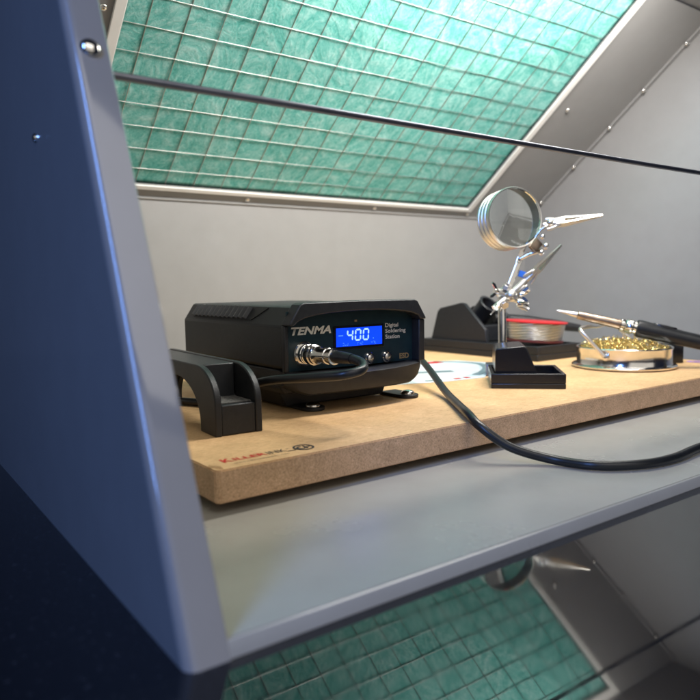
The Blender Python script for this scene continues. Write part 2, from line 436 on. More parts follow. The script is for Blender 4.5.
for t in (0.0354, 0.0954, 0.1554, 0.2071, 0.2658):
    screw(fpo, fp(0.6535, t, 0.0022), NP, 0.0027, 0.0022)
    screw(fpo, fp(0.0066, t, 0.0022), NP, 0.0027, 0.0022)
pr = UP*0.1785+NF*0.007
b = MB(); b.tube([(0.0025, pr.y, pr.z), (W/2, pr.y, pr.z-0.0008), (W-0.0025, pr.y, pr.z)], 0.00135, 12)
b.build('front_rod', M_DARKSTEEL, cab)

# ------------------------------------------------------------------ baseboard
ZT = 0.0220; ZB = 0.0087
def board_edge(x, y): return (x, y)
brd = thing('wooden_baseboard', 'pale chipboard baseboard on small feet, printed in red and black at its near corner', 'board', (0.29, 0.24, 0.004))
A, B_, C_, D_ = V((0.0500, 0.0890, 0)), V((0.535, 0.0975, 0)), V((0.530, 0.400, 0)), V((0.0460, 0.392, 0))
bm = MB()
outline = [A+V((0.0016, 0, 0)), B_, C_, D_, A+V((0, 0.0016, 0))]
t = bmesh.new()
lo = [t.verts.new((p.x, p.y, ZB)) for p in outline]; hi = [t.verts.new((p.x, p.y, ZT)) for p in outline]
t.faces.new(lo[::-1]); t.faces.new(hi)
for i in range(5): t.faces.new([lo[i], lo[(i+1) % 5], hi[(i+1) % 5], hi[i]])
bmesh.ops.bevel(t, geom=[e for e in t.edges], offset=0.0005, segments=2, affect='EDGES')
bm.merge(t)
bo = bm.build('board', [M_BOARD, M_EDGE], brd, 30)
for p in bo.data.polygons: p.material_index = 0 if p.normal.z > 0.5 else 1
b = MB()                                                             # chipped splinter at the near corner
b.add([(0.0500, 0.0965, ZT+0.0004), (0.0535, 0.0893, ZT+0.0003), (0.0530, 0.0912, ZT+0.0010), (0.0508, 0.0972, ZT+0.0008), (0.0508, 0.0925, ZT-0.0002)],
      [(0, 1, 2, 3), (0, 4, 1), (4, 1, 2), (4, 3, 0), (4, 2, 3)])
b.build('splinter', M_BOARD, bo, 0)
for x, y in [(0.075, 0.112), (0.51, 0.12), (0.075, 0.37), (0.51, 0.38)]:
    b = MB(); b.lathe([(0.007, 0.0041), (0.0075, 0.0045), (0.0075, 0.0082), (0.007, ZB)], 24, Matrix.Translation((x, y, 0)))
    b.build('foot', M_RUBBER, brd)
XB = (B_-A).normalized(); YB = V((-XB.y, XB.x, 0))
text('print_lettering', 'ILLER', M_PRED, brd, (0.0634, 0.0991, ZT), XB, YB, 0.0152, 0.0040, 0.0, 0.02)
text('print_lettering', 'K', M_PRED, brd, (0.0582, 0.0985, ZT), XB, YB, 0.0046, 0.0056, 0.0, 0.03)
text('print_lettering', 'INK', M_PBLK, brd, (0.0793, 0.0990, ZT), XB, YB, 0.0090, 0.0046, 0.0, 0.0)
text('print_lettering', '®', M_PBLK, brd, (0.0890, 0.1020, ZT), XB, YB, 0.0014, 0.0014)
text('print_lettering', 'www.killerinktattoo.com', M_PBLK, brd, (0.0605, 0.0945, ZT), XB, YB, 0.0262, 0.0013)
b = MB()
def ring2d(mb, c, ro, ri, z, sx=1.0, sy=1.0, n=36, a0=0, a1=360):
    va = []
    for i in range(n+1):
        a = math.radians(a0+(a1-a0)*i/n)
        for r in (ro, ri): va.append((c[0]+sx*r*math.cos(a), c[1]+sy*r*math.sin(a), z))
    mb.add(va, [(2*i, 2*i+1, 2*i+3, 2*i+2) for i in range(n)])
c = (0.0968, 0.1005)
ring2d(b, c, 0.0048, 0.0038, ZT+0.0002); ring2d(b, (c[0]-0.0012, c[1]), 0.0022, 0.0013, ZT+0.0002, a0=60, a1=330)
b.box(c[0]+0.0006, c[0]+0.0013, c[1]-0.0022, c[1]+0.0022, ZT+0.0001, ZT+0.0002); b.box(c[0]+0.0013, c[0]+0.0032, c[1]-0.0004, c[1]+0.0004, ZT+0.0001, ZT+0.0002)
b.box(c[0]-0.0090, c[0]-0.0050, c[1]-0.0022, c[1]-0.0015, ZT+0.0001, ZT+0.0002)
b.build('print_emblem', M_PBLK, brd, 0)
b = MB(); ring2d(b, (0.522, 0.145), 0.0085, 0.0045, ZT+0.0002, n=30); ring2d(b, (0.522, 0.145), 0.003, 0.0008, ZT+0.0002, n=20)
b.build('print_emblem', M_PURPLE, brd, 0)

# ------------------------------------------------------------------ soldering station
st = thing('soldering_station', 'black digital soldering station with a lit blue display reading 400', 'soldering station', (0.1745, 0.235, ZT))
YF = 0.1665
body = MB()
sec = [(0.1280, 0.0470), (0.1268, 0.0490), (0.1268, 0.0705), (0.1280, 0.0722), (0.1335, 0.0805), (0.1352, 0.0813), (0.2138, 0.0813), (0.2155, 0.0805), (0.2210, 0.0722), (0.2222, 0.0705), (0.2222, 0.0490), (0.2210, 0.0470)]
body.prism(sec, 'y', YF+0.0012, 0.300)
bdy = body.build('case', M_PLASTIC, st, 30, bevel=0.0008)
b = MB(); b.prism([(0.1300, 0.0330), (0.1276, 0.0362), (0.1276, 0.0466), (0.2214, 0.0466), (0.2214, 0.0362), (0.2190, 0.0330)], 'y', 0.172, 0.298)
b.build('lower_case', M_PLASTIC, st, 30, bevel=0.0008)
b = MB(); b.prism([(0.134, 0.0335), (0.139, 0.0232), (0.210, 0.0232), (0.215, 0.0335)], 'y', 0.186, 0.288); b.build('base_plate', M_PLASTIC, st, 30, bevel=0.0008)
# vent on the chamfer: proud black strip standing in for the shaded recess, and ribs
c0, c1 = V((0.1280, 0, 0.0722)), V((0.1335, 0, 0.0805)); cn = V((-(c1-c0).z, 0, (c1-c0).x)).normalized(); cu_ = (c1-c0).normalized()
def ch(y, q, h): 
    p = c0+cu_*q+cn*h; return V((p.x, y, p.z))
v = MB(); L = (c1-c0).length
vs = [ch(0.288, 0.0008, 0.0004), ch(0.205, 0.0008, 0.0004), ch(0.192, L-0.0008, 0.0004), ch(0.288, L-0.0008, 0.0004)]
v.add(vs+[p-cn*0.0012 for p in vs], [(0, 1, 2, 3), (0, 4, 5, 1), (1, 5, 6, 2), (2, 6, 7, 3), (3, 7, 4, 0)])
vo = v.build('vent', M_RUBBER, bdy, 0)
v = MB()
for i in range(13):
    y = 0.2862-0.0061*i
    p = [ch(y, 0.0012, 0.0002), ch(y-0.0015, 0.0012, 0.0002), ch(y-0.0027, L-0.0012, 0.0002), ch(y-0.0012, L-0.0012, 0.0002)]
    q = [x+cn*0.0024 for x in p]
    v.add(p+q, [(4, 5, 6, 7), (0, 4, 7, 3), (1, 2, 6, 5), (0, 1, 5, 4), (3, 7, 6, 2)])
v.build('vent_slats', M_SLAT, bdy, 0)
# bezel: visor, cheeks
b = MB()
low = [(0.2182, 0.0712)]+[(0.1745+0.0437*math.cos(math.radians(a)), 0.0712+0.0068*math.sin(math.radians(a))**0.8) for a in range(15, 180, 15)]+[(0.1290, 0.0712)]
b.prism([(0.1262, 0.0712), (0.1268, 0.0728), (0.1330, 0.0822), (0.1352, 0.0832), (0.1745, 0.0836), (0.2138, 0.0832), (0.2160, 0.0822), (0.2222, 0.0728), (0.2228, 0.0712)]+low, 'y', 0.1585, YF+0.0012)
b.prism([(0.1262, 0.0458), (0.1290, 0.0458), (0.1290, 0.0711), (0.1262, 0.0711)], 'y', 0.1645, YF+0.0012)
b.prism([(0.2182, 0.0458), (0.2228, 0.0458), (0.2228, 0.0711), (0.2182, 0.0711)], 'y', 0.1600, YF+0.0012)
b.build('bezel', M_PLASTIC2, st, 30, bevel=0.0007)
# chin: bowed lower fascia
b = MB(); NX = 24; rows = []
for i in range(NX+1):
    u = i/NX; x = 0.1262+0.0966*u; k = 1-(2*u-1)**2; e = min(1.0, min(u, 1-u)*9)
    yf = 0.1640-0.0095*(k**0.55); zt_ = 0.0460-0.0016*k
    zl = 0.0385-0.0056*e
    rows.append([(x, YF+0.006, zt_+0.0005), (x, yf+0.002, zt_), (x, yf, zt_-0.0010), (x, yf+0.0004, zt_*0.4+zl*0.6), (x, yf+0.0016, zl+0.0010), (x, yf+0.0036, zl), (x, YF+0.010, zl)])
vs = [p for r_ in rows for p in r_]; n = 7
fs = [(i*n+k, i*n+(k+1) % n, (i+1)*n+(k+1) % n, (i+1)*n+k) for i in range(NX) for k in range(n)]
fs += [tuple(range(n)), tuple(range(NX*n, NX*n+n))[::-1]]
b.add(vs, fs); b.build('chin', M_PLASTIC2, st, 35)
# control panel
b = MB(); b.box(0.1291, 0.2181, YF, YF+0.0011, 0.0460, 0.0785); pan = b.build('control_panel', M_PANEL, st, 0)
def pbox(mb, x0, x1, z0, z1, d0=0.0, d1=0.0004, bev=0): mb.box(x0, x1, YF-d1, YF-d0, z0, z1, bev)
b = MB(); pbox(b, 0.1592, 0.1955, 0.0558, 0.0692, 0, 0.0005, 0.0002); disp = b.build('display_surround', M_GLOSSBLK, pan, 0)
b = MB(); pbox(b, 0.1609, 0.1939, 0.0574, 0.0680, 0.0006, 0.0008); b.build('display', M_LCD, pan, 0)
def seg(mb, x, z, wd, hg, code, th=0.0010, sl=0.08):
    def P(u, v_): return V((x+u*wd+(v_*hg)*sl, YF-0.0011, z+v_*hg))
    def bar(a, b2):
        d = (b2-a).normalized(); nrm = V((-d.z, 0, d.x))*th*0.5; g = d*th*0.55; a = a+d*th*0.12; b2 = b2-d*th*0.12
        mb.add([a, a+g+nrm, b2-g+nrm, b2, b2-g-nrm, a+g-nrm], [(0, 1, 2, 3, 4, 5)])
    q = dict(a=(P(0, 1), P(1, 1)), b=(P(1, .5), P(1, 1)), c=(P(1, 0), P(1, .5)), d=(P(0, 0), P(1, 0)), e=(P(0, 0), P(0, .5)), f=(P(0, .5), P(0, 1)), g=(P(0, .5), P(1, .5)))
    for k in code: bar(*q[k])
b = MB()
seg(b, 0.1683, 0.0607, 0.0036, 0.0060, 'fgbc'); seg(b, 0.1740, 0.0607, 0.0036, 0.0060, 'abcdef'); seg(b, 0.1797, 0.0607, 0.0036, 0.0060, 'abcdef')
b.build('display_digits', M_DIGIT, pan, 0)
b = MB()
def lcdbar(x0, x1, z0, z1): b.add([(x0, YF-0.0011, z0), (x1, YF-0.0011, z0), (x1, YF-0.0011, z1), (x0, YF-0.0011, z1)], [(0, 1, 2, 3)])
lcdbar(0.1622, 0.1655, 0.0634, 0.0641); lcdbar(0.1868, 0.1874, 0.0608, 0.0616)
for x, s_ in ((0.1650, 'abd'), (0.1664, 'cde'), (0.1678, 'bcd'), (0.1756, 'aef'), (0.1770, 'bcg'), (0.1784, 'abde'), (0.1855, 'fgb'), (0.1869, 'abc'), (0.1883, 'def')):
    seg(b, x, 0.0580, 0.0009, 0.0014, s_, 0.0003)
b.build('display_icons', M_DIGIT2, pan, 0)
b = MB(); pbox(b, 0.1742, 0.1760, 0.0712, 0.0724, 0, 0.0004, 0.0002); b.build('indicator', M_PRINTB, pan, 0)
X_, Z_ = (1, 0, 0), (0, 0, 1)
text('brand_lettering', 'TENMA', M_PRINTW, pan, (0.1317, YF, 0.0656), X_, Z_, 0.0262, 0.0044, 0.28, 0.035)
for i, s_ in enumerate(('Digital', 'Soldering', 'Station')):
    text('panel_lettering', s_, M_PRINTW, pan, (0.1970, YF, 0.0668-0.0034*i-(0.0006 if s_ != 'Station' else 0)), X_, Z_, (0.0100, 0.0158, 0.0110)[i], (0.0031, 0.0031, 0.0025)[i], 0, 0.012)
text('panel_lettering', 'ESD', M_PRINTB, pan, (0.2078, YF, 0.0473), X_, Z_, 0.0075, 0.0034, 0, 0.04)
for x in (0.1848, 0.1977):
    b = MB(); b.lathe([(0.0036, 0), (0.0036, 0.0010), (0.0030, 0.0016), (0.0024, 0.0016), (0.0023, 0.0006)], 28, frame((x, YF, 0.0494), (0, -1, 0)))
    k = b.build('button', M_CHROME, pan)
    b = MB(); b.lathe([(0.0021, 0.0004), (0.0021, 0.0016), (0.0015, 0.0021), (0.0003, 0.0022)], 24, frame((x, YF, 0.0494), (0, -1, 0)))
    b.build('button_cap', M_STEEL, pan)
b = MB(); b.lathe([(0.0068, 0), (0.0068, 0.0012), (0.0062, 0.0018), (0.0056, 0.0018), (0.0056, 0.0050), (0.0050, 0.0054)], 32, frame((0.1395, YF, 0.0553), (0, -1, 0)))
b.build('socket', M_CHROME, pan)
for x, y in ((0.1493, 0.1735), (0.2180, 0.1710)):
    b = MB()
    pts = arc(x, y, 0.0068, 180, 360, 14)+[(x+0.0068, y+0.020), (x-0.0068, y+0.020)]
    b.prism(pts, 'z', ZT+0.0001, ZT+0.0022)
    tbm = b.build('mounting_tab', M_PLASTIC, st, 30, bevel=0.0005)
    screw(tbm, V((x, y, ZT+0.0022)), (0, 0, 1), 0.0043, 0.0026)

# ------------------------------------------------------------------ curved iron holder
ho = thing('iron_holder', 'black curved plastic iron holder with open pocket, left of the soldering station', 'holder', (0.0875, 0.20, ZT))
hm = Matrix.Translation((0.0875, 0.1425, 0)) @ Matrix.Rotation(math.radians(-2), 4, 'Z') @ Matrix.Translation((-0.0875, -0.1425, 0))
b = MB()
x0, x1 = 0.0753, 0.0997; wt = 0.0034
curve_out = [(0.1425, 0.0375)]+[(0.1425+0.0235*(1-math.cos(math.radians(a))), 0.0375+0.0170*math.sin(math.radians(a))) for a in range(8, 91, 8)]
under = [(0.1615, ZT)]+[(0.1615+0.030*(1-math.cos(math.radians(a))), 0.026+0.0205*math.sin(math.radians(a))) for a in range(0, 91, 10)]
side = [(0.1425, ZT)]+curve_out+[(0.170, 0.0545), (0.262, 0.0545), (0.268, 0.052), (0.270, 0.046), (0.270, ZT), (0.252, ZT), (0.252, 0.026)]+[(0.222+0.030*math.cos(math.radians(a)), 0.026+0.0205*math.sin(math.radians(a))) for a in range(10, 91, 10)]+under[::-1]
b.prism(side, 'x', x0, x0+wt, mtx=hm); b.prism(side, 'x', x1-wt, x1, mtx=hm)
inner = [(0.1430, ZT+0.0002), (0.1430, 0.0368), (0.1662, 0.0368), (0.1662, 0.0540), (0.262, 0.0540), (0.267, 0.0515), (0.2695, 0.046), (0.2695, ZT+0.0002), (0.2525, ZT+0.0002), (0.2525, 0.026)]+[(0.222+0.0305*math.cos(math.radians(a)), 0.026+0.0210*math.sin(math.radians(a))) for a in range(10, 91, 10)]+[(p[0]-0.0003 if p[1] < 0.03 else p[0], p[1]+0.0005) for p in under[::-1]]
b.prism(inner, 'x', x0+wt, x1-wt, mtx=hm)
hb = b.build('holder_body', M_PLASTIC2, ho, 30, bevel=0.0006)
b = MB(); b.box(x0+wt+0.0006, x1-wt-0.0006, 0.1465, 0.1655, 0.0369, 0.0373, mtx=hm); b.build('pocket_pad', M_SPONGE, ho, 0)

# ------------------------------------------------------------------ cable of the iron
cb = thing('soldering_cable', 'black soldering iron cable with metal plug, curving off the front of the board', 'cable', (0.1395, 0.15, ZT))
px, pz = 0.1395, 0.0553
b = MB(); b.lathe([(0.0030, 0), (0.0062, 0.0002), (0.0064, 0.0014), (0.0060, 0.0018), (0.0060, 0.0036), (0.0064, 0.0040), (0.0064, 0.0064), (0.0058, 0.0070), (0.0058, 0.0092), (0.0050, 0.0100), (0.0046, 0.0140), (0.0044, 0.0180), (0.0049, 0.0184), (0.0049, 0.0210), (0.0044, 0.0214), (0.0044, 0.0240), (0.0049, 0.0244), (0.0049, 0.0272), (0.0030, 0.0278)], 32, frame((px, YF-0.0054, pz), (0.03, -1, 0.02)) @ Matrix.Diagonal((0.88, 0.88, 0.86, 1)))
b.build('plug', M_CHROME, cb)
b = MB(); b.lathe([(0.0034, 0), (0.0032, 0.004), (0.0027, 0.012), (0.0024, 0.014)], 24, frame((px+0.0007, YF-0.0290, pz+0.0005), (0.03, -1, 0.0)))
b.build('strain_relief', M_RUBBER, cb)
path = [(0.1405, 0.132, 0.0560), (0.1408, 0.122, 0.0556), (0.1392, 0.1125, 0.0543), (0.1330, 0.1060, 0.0523), (0.1240, 0.1090, 0.0505), (0.1165, 0.1240, 0.0485), (0.1085, 0.1480, 0.0455), (0.1055, 0.170, 0.0400), (0.1065, 0.195, 0.0310), (0.1055, 0.222, 0.0250), (0.0950, 0.2390, 0.0247), (0.0740, 0.2440, 0.0247), (0.0590, 0.262, 0.0247), (0.058, 0.300, 0.0247), (0.078, 0.335, 0.0247), (0.13, 0.352, 0.0247), (0.20, 0.350, 0.0247), (0.248, 0.318, 0.030), (0.266, 0.270, 0.040), (0.268, 0.232, 0.0455), (0.2575, 0.200, 0.0385), (0.2334, 0.1537, 0.0265), (0.2110, 0.1200, 0.0250), (0.1935, 0.0950, 0.0252), (0.1890, 0.0830, 0.0215), (0.1960, 0.0700, 0.0125), (0.2088, 0.0545, 0.0072), (0.2168, 0.0358, 0.0067), (0.2344, 0.0241, 0.0067), (0.2566, 0.0205, 0.0067), (0.2866, 0.0228, 0.0070), (0.345, 0.0250, 0.0068), (0.42, 0.0270, 0.0067), (0.50, 0.0290, 0.0067), (0.565, 0.0320, 0.0067), (0.612, 0.0440, 0.0067), (0.628, 0.066, 0.0075), (0.612, 0.082, 0.0110), (0.575, 0.080, 0.0190), (0.540, 0.0765, 0.0250), (0.5200, 0.0775, 0.0288), (0.5105, 0.0845, 0.0312)]
b = MB(); b.tube(spline(path, 10), 0.0023, 14); b.build('lead', M_RUBBER, cb, 60)

# ------------------------------------------------------------------ paper leaflet
pp = thing('paper_leaflet', 'pale blue printed leaflet lying on the board beside the soldering station', 'leaflet', (0.30, 0.25, ZT))
poly = [(0.236, 0.2185), (0.281, 0.2030), (0.318, 0.1995), (0.352, 0.222), (0.392, 0.256), (0.382, 0.292), (0.352, 0.308), (0.300, 0.300), (0.240, 0.290)]
b = MB(); b.prism(poly, 'z', ZT+0.0001, ZT+0.0004); b.build('sheet', M_PAPER, pp, 0)
zz = ZT+0.0005
b = MB(); b.add([(x, y, zz) for x, y in [(0.252, 0.222), (0.30, 0.2085), (0.34, 0.224), (0.372, 0.256), (0.35, 0.285), (0.30, 0.27)]], [(0, 1, 2, 3, 4, 5)]); b.build('print_panel', M_PAPERW, pp, 0)
def strip(mb, pts, wd, z):
    P = [V((*p, z)) for p in pts]; va = []
    for i in range(len(P)):
        d = (P[min(i+1, len(P)-1)]-P[max(i-1, 0)]).normalized(); n_ = V((-d.y, d.x, 0))*wd*0.5; va += [P[i]+n_, P[i]-n_]
    mb.add(va, [(2*i, 2*i+1, 2*i+3, 2*i+2) for i in range(len(P)-1)])
b = MB(); strip(b, [p.xy for p in spline([(0.36, 0.300, 0), (0.374, 0.283, 0), (0.378, 0.262, 0), (0.362, 0.238, 0), (0.338, 0.220, 0), (0.322, 0.212, 0)], 6)], 0.0065, zz+0.0001)
strip(b, [(0.272, 0.214), (0.284, 0.209)], 0.004, zz+0.0001); strip(b, [(0.275, 0.262), (0.325, 0.240)], 0.009, zz+0.0001); b.build('print_outline', M_GREYINK, pp, 0)
for pts, wd in (([(0.335, 0.300), (0.362, 0.292)], 0.012), ([(0.295, 0.208), (0.300, 0.2065)], 0.005), ([(0.304, 0.2065), (0.309, 0.206)], 0.005), ([(0.265, 0.280), (0.325, 0.293)], 0.014)):
    b = MB(); strip(b, pts, wd, zz+0.0001); b.build('print_mark', M_PRED, pp, 0)

# ------------------------------------------------------------------ small square tray
def local(o, ang): return Matrix.Translation(o) @ Matrix.Rotation(ang, 4, 'Z')
ty = thing('tip_tray', 'small glossy black tray with a raised sloping end, in front of the solder spool', 'tray', (0.32, 0.165, ZT))
tm = local((0.2820, 0.1601, ZT), math.radians(-45.2))
TWD, TDP, TH = 0.0482, 0.0520, 0.0100
b = MB()
b.box(0, TWD, 0, TDP, 0.0, 0.0035, mtx=tm); b.box(0, TWD, 0, 0.0025, 0.0035, TH, mtx=tm); b.box(0, TWD, TDP-0.0025, TDP, 0.0035, TH, mtx=tm)
b.box(0, 0.0025, 0.0025, TDP-0.0025, 0.0035, TH, mtx=tm); b.box(TWD-0.0025, TWD, 0.0025, TDP-0.0025, 0.0035, TH, mtx=tm)
b.build('tray', M_GLOSSBLK, ty, 30, bevel=0.0006)
b = MB(); b.prism([(0.0027, 0.0036), (0.0330, 0.0036), (0.0235, 0.0265), (0.0215, 0.0278), (0.0040, 0.0262), (0.0030, 0.0250)], 'y', 0.0060, 0.0470, mtx=tm)
b.build('raised_end', M_GLOSSBLK, ty, 30, bevel=0.0007)

# ------------------------------------------------------------------ big iron stand
sd = thing('iron_stand', 'black soldering iron stand with angled tube, behind the helping hand', 'iron stand', (0.457, 0.31, ZT))
b = MB(); BX0, BX1, BY0, BY1 = 0.4260, 0.4885, 0.2370, 0.3860; zt2 = 0.0353
b.box(BX0, BX1, BY0, BY1, ZT+0.0001, ZT+0.006)
for q in ((BX0, BX0+0.003, BY0, BY1), (BX1-0.003, BX1, BY0, BY1), (BX0+0.003, BX1-0.003, BY0, BY0+0.003), (BX0+0.003, BX1-0.003, BY1-0.003, BY1)):
    b.box(*q, ZT+0.006, zt2)
b.box(BX0+0.003, BX1-0.003, BY0+0.003, BY1-0.003, ZT+0.006, zt2-0.002)
b.build('base', M_PLASTIC, sd, 30, bevel=0.0007)
for x in (0.4300, 0.4760):
    b = MB(); b.prism([(0.3780, zt2-0.0015), (0.3680, 0.0640), (0.3640, 0.0672), (0.3350, 0.0728), (0.3300, 0.0722), (0.3020, 0.0475), (0.3000, zt2-0.0015)], 'x', x, x+0.0040)
    b.build('side_plate', M_PLASTIC, sd, 30, bevel=0.0008)
b = MB(); ax = V((0.05, -0.70, 0.70)).normalized(); oc = V((0.4585, 0.3235, 0.0705))
b.lathe([(0.0075, -0.050), (0.0095, -0.020), (0.0105, 0.0), (0.0112, 0.0008), (0.0105, 0.0014), (0.0085, 0.0010), (0.0080, -0.012)], 36, frame(oc, ax))
b.build('iron_tube', M_PLASTIC2, sd)
b = MB(); b.box(0.4342, 0.4758, 0.318, 0.352, zt2-0.0015, 0.050); b.build('tube_support', M_PLASTIC, sd, 30, bevel=0.001)
b = MB(); b.tube([(0.4740, 0.330, 0.0560), (0.5040, 0.3120, 0.0525), (0.5300, 0.2965, 0.0475), (0.5520, 0.284, 0.0435)], [0.0050, 0.0054, 0.0054, 0.0040], 16); b.build('rest_bar', M_PLASTIC, sd, 60)

# ------------------------------------------------------------------ spool of solder
sp = thing('solder_spool', 'spool of silver solder wire with a bright red top flange', 'solder spool', (0.4570, 0.2660, zt2))
smx = Matrix.Translation((0.4570, 0.2660, zt2+0.0013)) @ Matrix.Rotation(math.radians(3.5), 4, (0.586, 0.81, 0))
b = MB(); b.lathe([(0.006, 0.0180), (0.0288, 0.0180), (0.0293, 0.0183), (0.0293, 0.0191), (0.0288, 0.0195), (0.006, 0.0195)], 64, smx); b.build('top_flange', M_RED, sp)
b = MB(); b.lathe([(0.006, 0.0), (0.0262, 0.0), (0.0268, 0.0005), (0.0268, 0.0018), (0.0262, 0.0022), (0.006, 0.0022)], 64, smx); b.build('bottom_flange', M_DKRED, sp)
b = MB()
b.lathe([(0.010, 0.0023)]+[(0.0252+0.0022*(i/20)+(0.00022 if i % 2 else -0.00022), 0.0024+0.0152*i/20) for i in range(21)]+[(0.010, 0.0177)], 64, smx); b.build('solder_wire', M_SOLDER, sp)

# ------------------------------------------------------------------ helping hand
hh = thing('helping_hand', 'chrome helping hand stand with round magnifier and crocodile clips', 'helping hand', (0.338, 0.2055, ZT))
def cp(px_, py_, fw):                                                # a point fw metres ahead of the photographer
    return V((cx, cy, cz))+(F+(px_-350)/539.44*R-(py_-350)/539.44*U)*fw
FD = 0.515
pb = cp(470.3, 347, FD); ptp = cp(470.0, 309, FD)
b = MB(); b.box(-0.012, 0.012, -0.004, 0.012, 0.0006, 0.009, 0.001, mtx=local((pb.x, pb.y, ZT), math.radians(-45))); b.build('base', M_DARKSTEEL, hh, 30)
b = MB(); b.tube([(pb.x, pb.y, ZT+0.0085), (pb.x, pb.y, 0.05), ptp], 0.0031, 20); b.build('post', M_CHROME, hh)
b = MB()
b.ball(cp(477, 307, FD-0.004), 0.0048); b.ball(cp(470, 305, FD), 0.0042)
b.tube([cp(463.5, 317, FD-0.006), cp(471, 311, FD-0.004), cp(484, 304, FD), cp(489, 300, FD+0.004)], [0.0020, 0.0026, 0.0026, 0.0020], 14)
b.tube([cp(466, 303, FD-0.004), cp(477, 309, FD-0.002), cp(487, 312, FD+0.002)], 0.0023, 14)
for (qx, qy, dd, rr, hh_) in ((474, 300, R*0.6+U-F*0.4, 0.0034, 0.0050), (481, 308, R-F*0.8, 0.0038, 0.0044), (472, 314, -U*0.5-F+R*0.2, 0.0036, 0.0046), (489, 303, R*0.8+U*0.4-F*0.6, 0.0026, 0.0060), (486.5, 316, R*0.9-U*0.5-F*0.2, 0.0021, 0.0090)):
    b.lathe([(rr*0.6, -hh_*0.5), (rr, -hh_*0.42), (rr, hh_*0.1), (rr*0.7, hh_*0.2), (rr*0.75, hh_*0.5)], 6 if rr > 0.003 else 16, frame(cp(qx, qy, FD-0.005), dd))
b.build('swivel_joint', M_STEEL, hh)
def wingnut(c, d, up, s_):
    m_ = MB(); mt = frame(c, d, up)
    m_.lathe([(0.0026*s_, 0), (0.0030*s_, 0.001*s_), (0.0022*s_, 0.0045*s_)], 18, mt)
    for sg in (1, -1):
        m_.add([mt @ V(p) for p in [(sg*0.002*s_, -0.0006*s_, 0.001*s_), (sg*0.0066*s_, -0.0005*s_, 0.0048*s_), (sg*0.0076*s_, -0.0005*s_, 0.0078*s_), (sg*0.0056*s_, -0.0005*s_, 0.0082*s_), (sg*0.0018*s_, -0.0006*s_, 0.004*s_),
                (sg*0.002*s_, 0.0006*s_, 0.001*s_), (sg*0.0066*s_, 0.0005*s_, 0.0048*s_), (sg*0.0076*s_, 0.0005*s_, 0.0078*s_), (sg*0.0056*s_, 0.0005*s_, 0.0082*s_), (sg*0.0018*s_, 0.0006*s_, 0.004*s_)]],
               [(0, 1, 2, 3, 4), (9, 8, 7, 6, 5), (0, 5, 6, 1), (1, 6, 7, 2), (2, 7, 8, 3), (3, 8, 9, 4), (4, 9, 5, 0)])
    return m_.build('wing_nut', M_CHROME, hh, 40)
wingnut(cp(482, 312, FD-0.008), R*0.9-U*0.25-F*0.2, F, 1.05)
wingnut(cp(484, 306, FD-0.006), R*1.0-U*0.05-F*0.3, U, 0.75)
wingnut(cp(467, 315, FD-0.008), -R*0.5-U*0.6-F*0.6, F, 0.8)
wingnut(cp(467, 304, FD-0.004), -R*0.9+U*0.2-F*0.4, U, 0.8)
b = MB()                                                             # flat bright arm to the magnifier
def flatbar(mb, a, c, wd, th):
    d = (c-a).normalized(); n_ = d.cross(F).normalized(); q = n_*wd*0.5; e = F*th*0.5
    vs = [a+q-e, a-q-e, a-q+e, a+q+e, c+q-e, c-q-e, c-q+e, c+q+e]
    mb.add(vs, [(0, 1, 2, 3), (7, 6, 5, 4), (0, 4, 5, 1), (1, 5, 6, 2), (2, 6, 7, 3), (3, 7, 4, 0)])
flatbar(b, cp(475.5, 301, FD), cp(484.5, 278, FD+0.002), 0.0040, 0.0016)
flatbar(b, cp(482.5, 281, FD+0.001), cp(488.5, 265.5, FD+0.002), 0.0034, 0.0016)
b.build('arm', M_CHROME, hh, 0, bevel=0.0004)
b = MB()
b.tube([cp(484, 278, FD), cp(490, 275, FD-0.002), cp(501, 271.5, FD-0.004)], 0.0016, 12)
b.tube([cp(488, 266, FD), cp(496, 261.5, FD-0.002), cp(501, 255, FD-0.004), cp(507, 251, FD-0.004)], 0.0012, 12)
b.ball(cp(504.5, 268, FD-0.004), 0.0026); b.ball(cp(501, 273, FD-0.005), 0.0022); b.ball(cp(508, 249.5, FD-0.004), 0.0026); b.ball(cp(502, 260.5, FD-0.004), 0.0020)
b.build('clip_rods', M_CHROME, hh)
b = MB(); b.box(-0.0042, 0.0042, -0.0034, 0.0034, -0.002, 0.002, 0.0006, mtx=frame(cp(496.5, 267.5, FD-0.006), -F+R*0.3, U+R*0.9)); b.build('bracket', M_BRONZE, hh, 30)
b = MB(); b.box(-0.0024, 0.0024, -0.0030, 0.0030, -0.0016, 0.0016, 0.0005, mtx=frame(cp(486.2, 290.3, FD+0.004), -F, U+R*0.35)); b.build('blue_sleeve', M_BLUE, hh, 30)
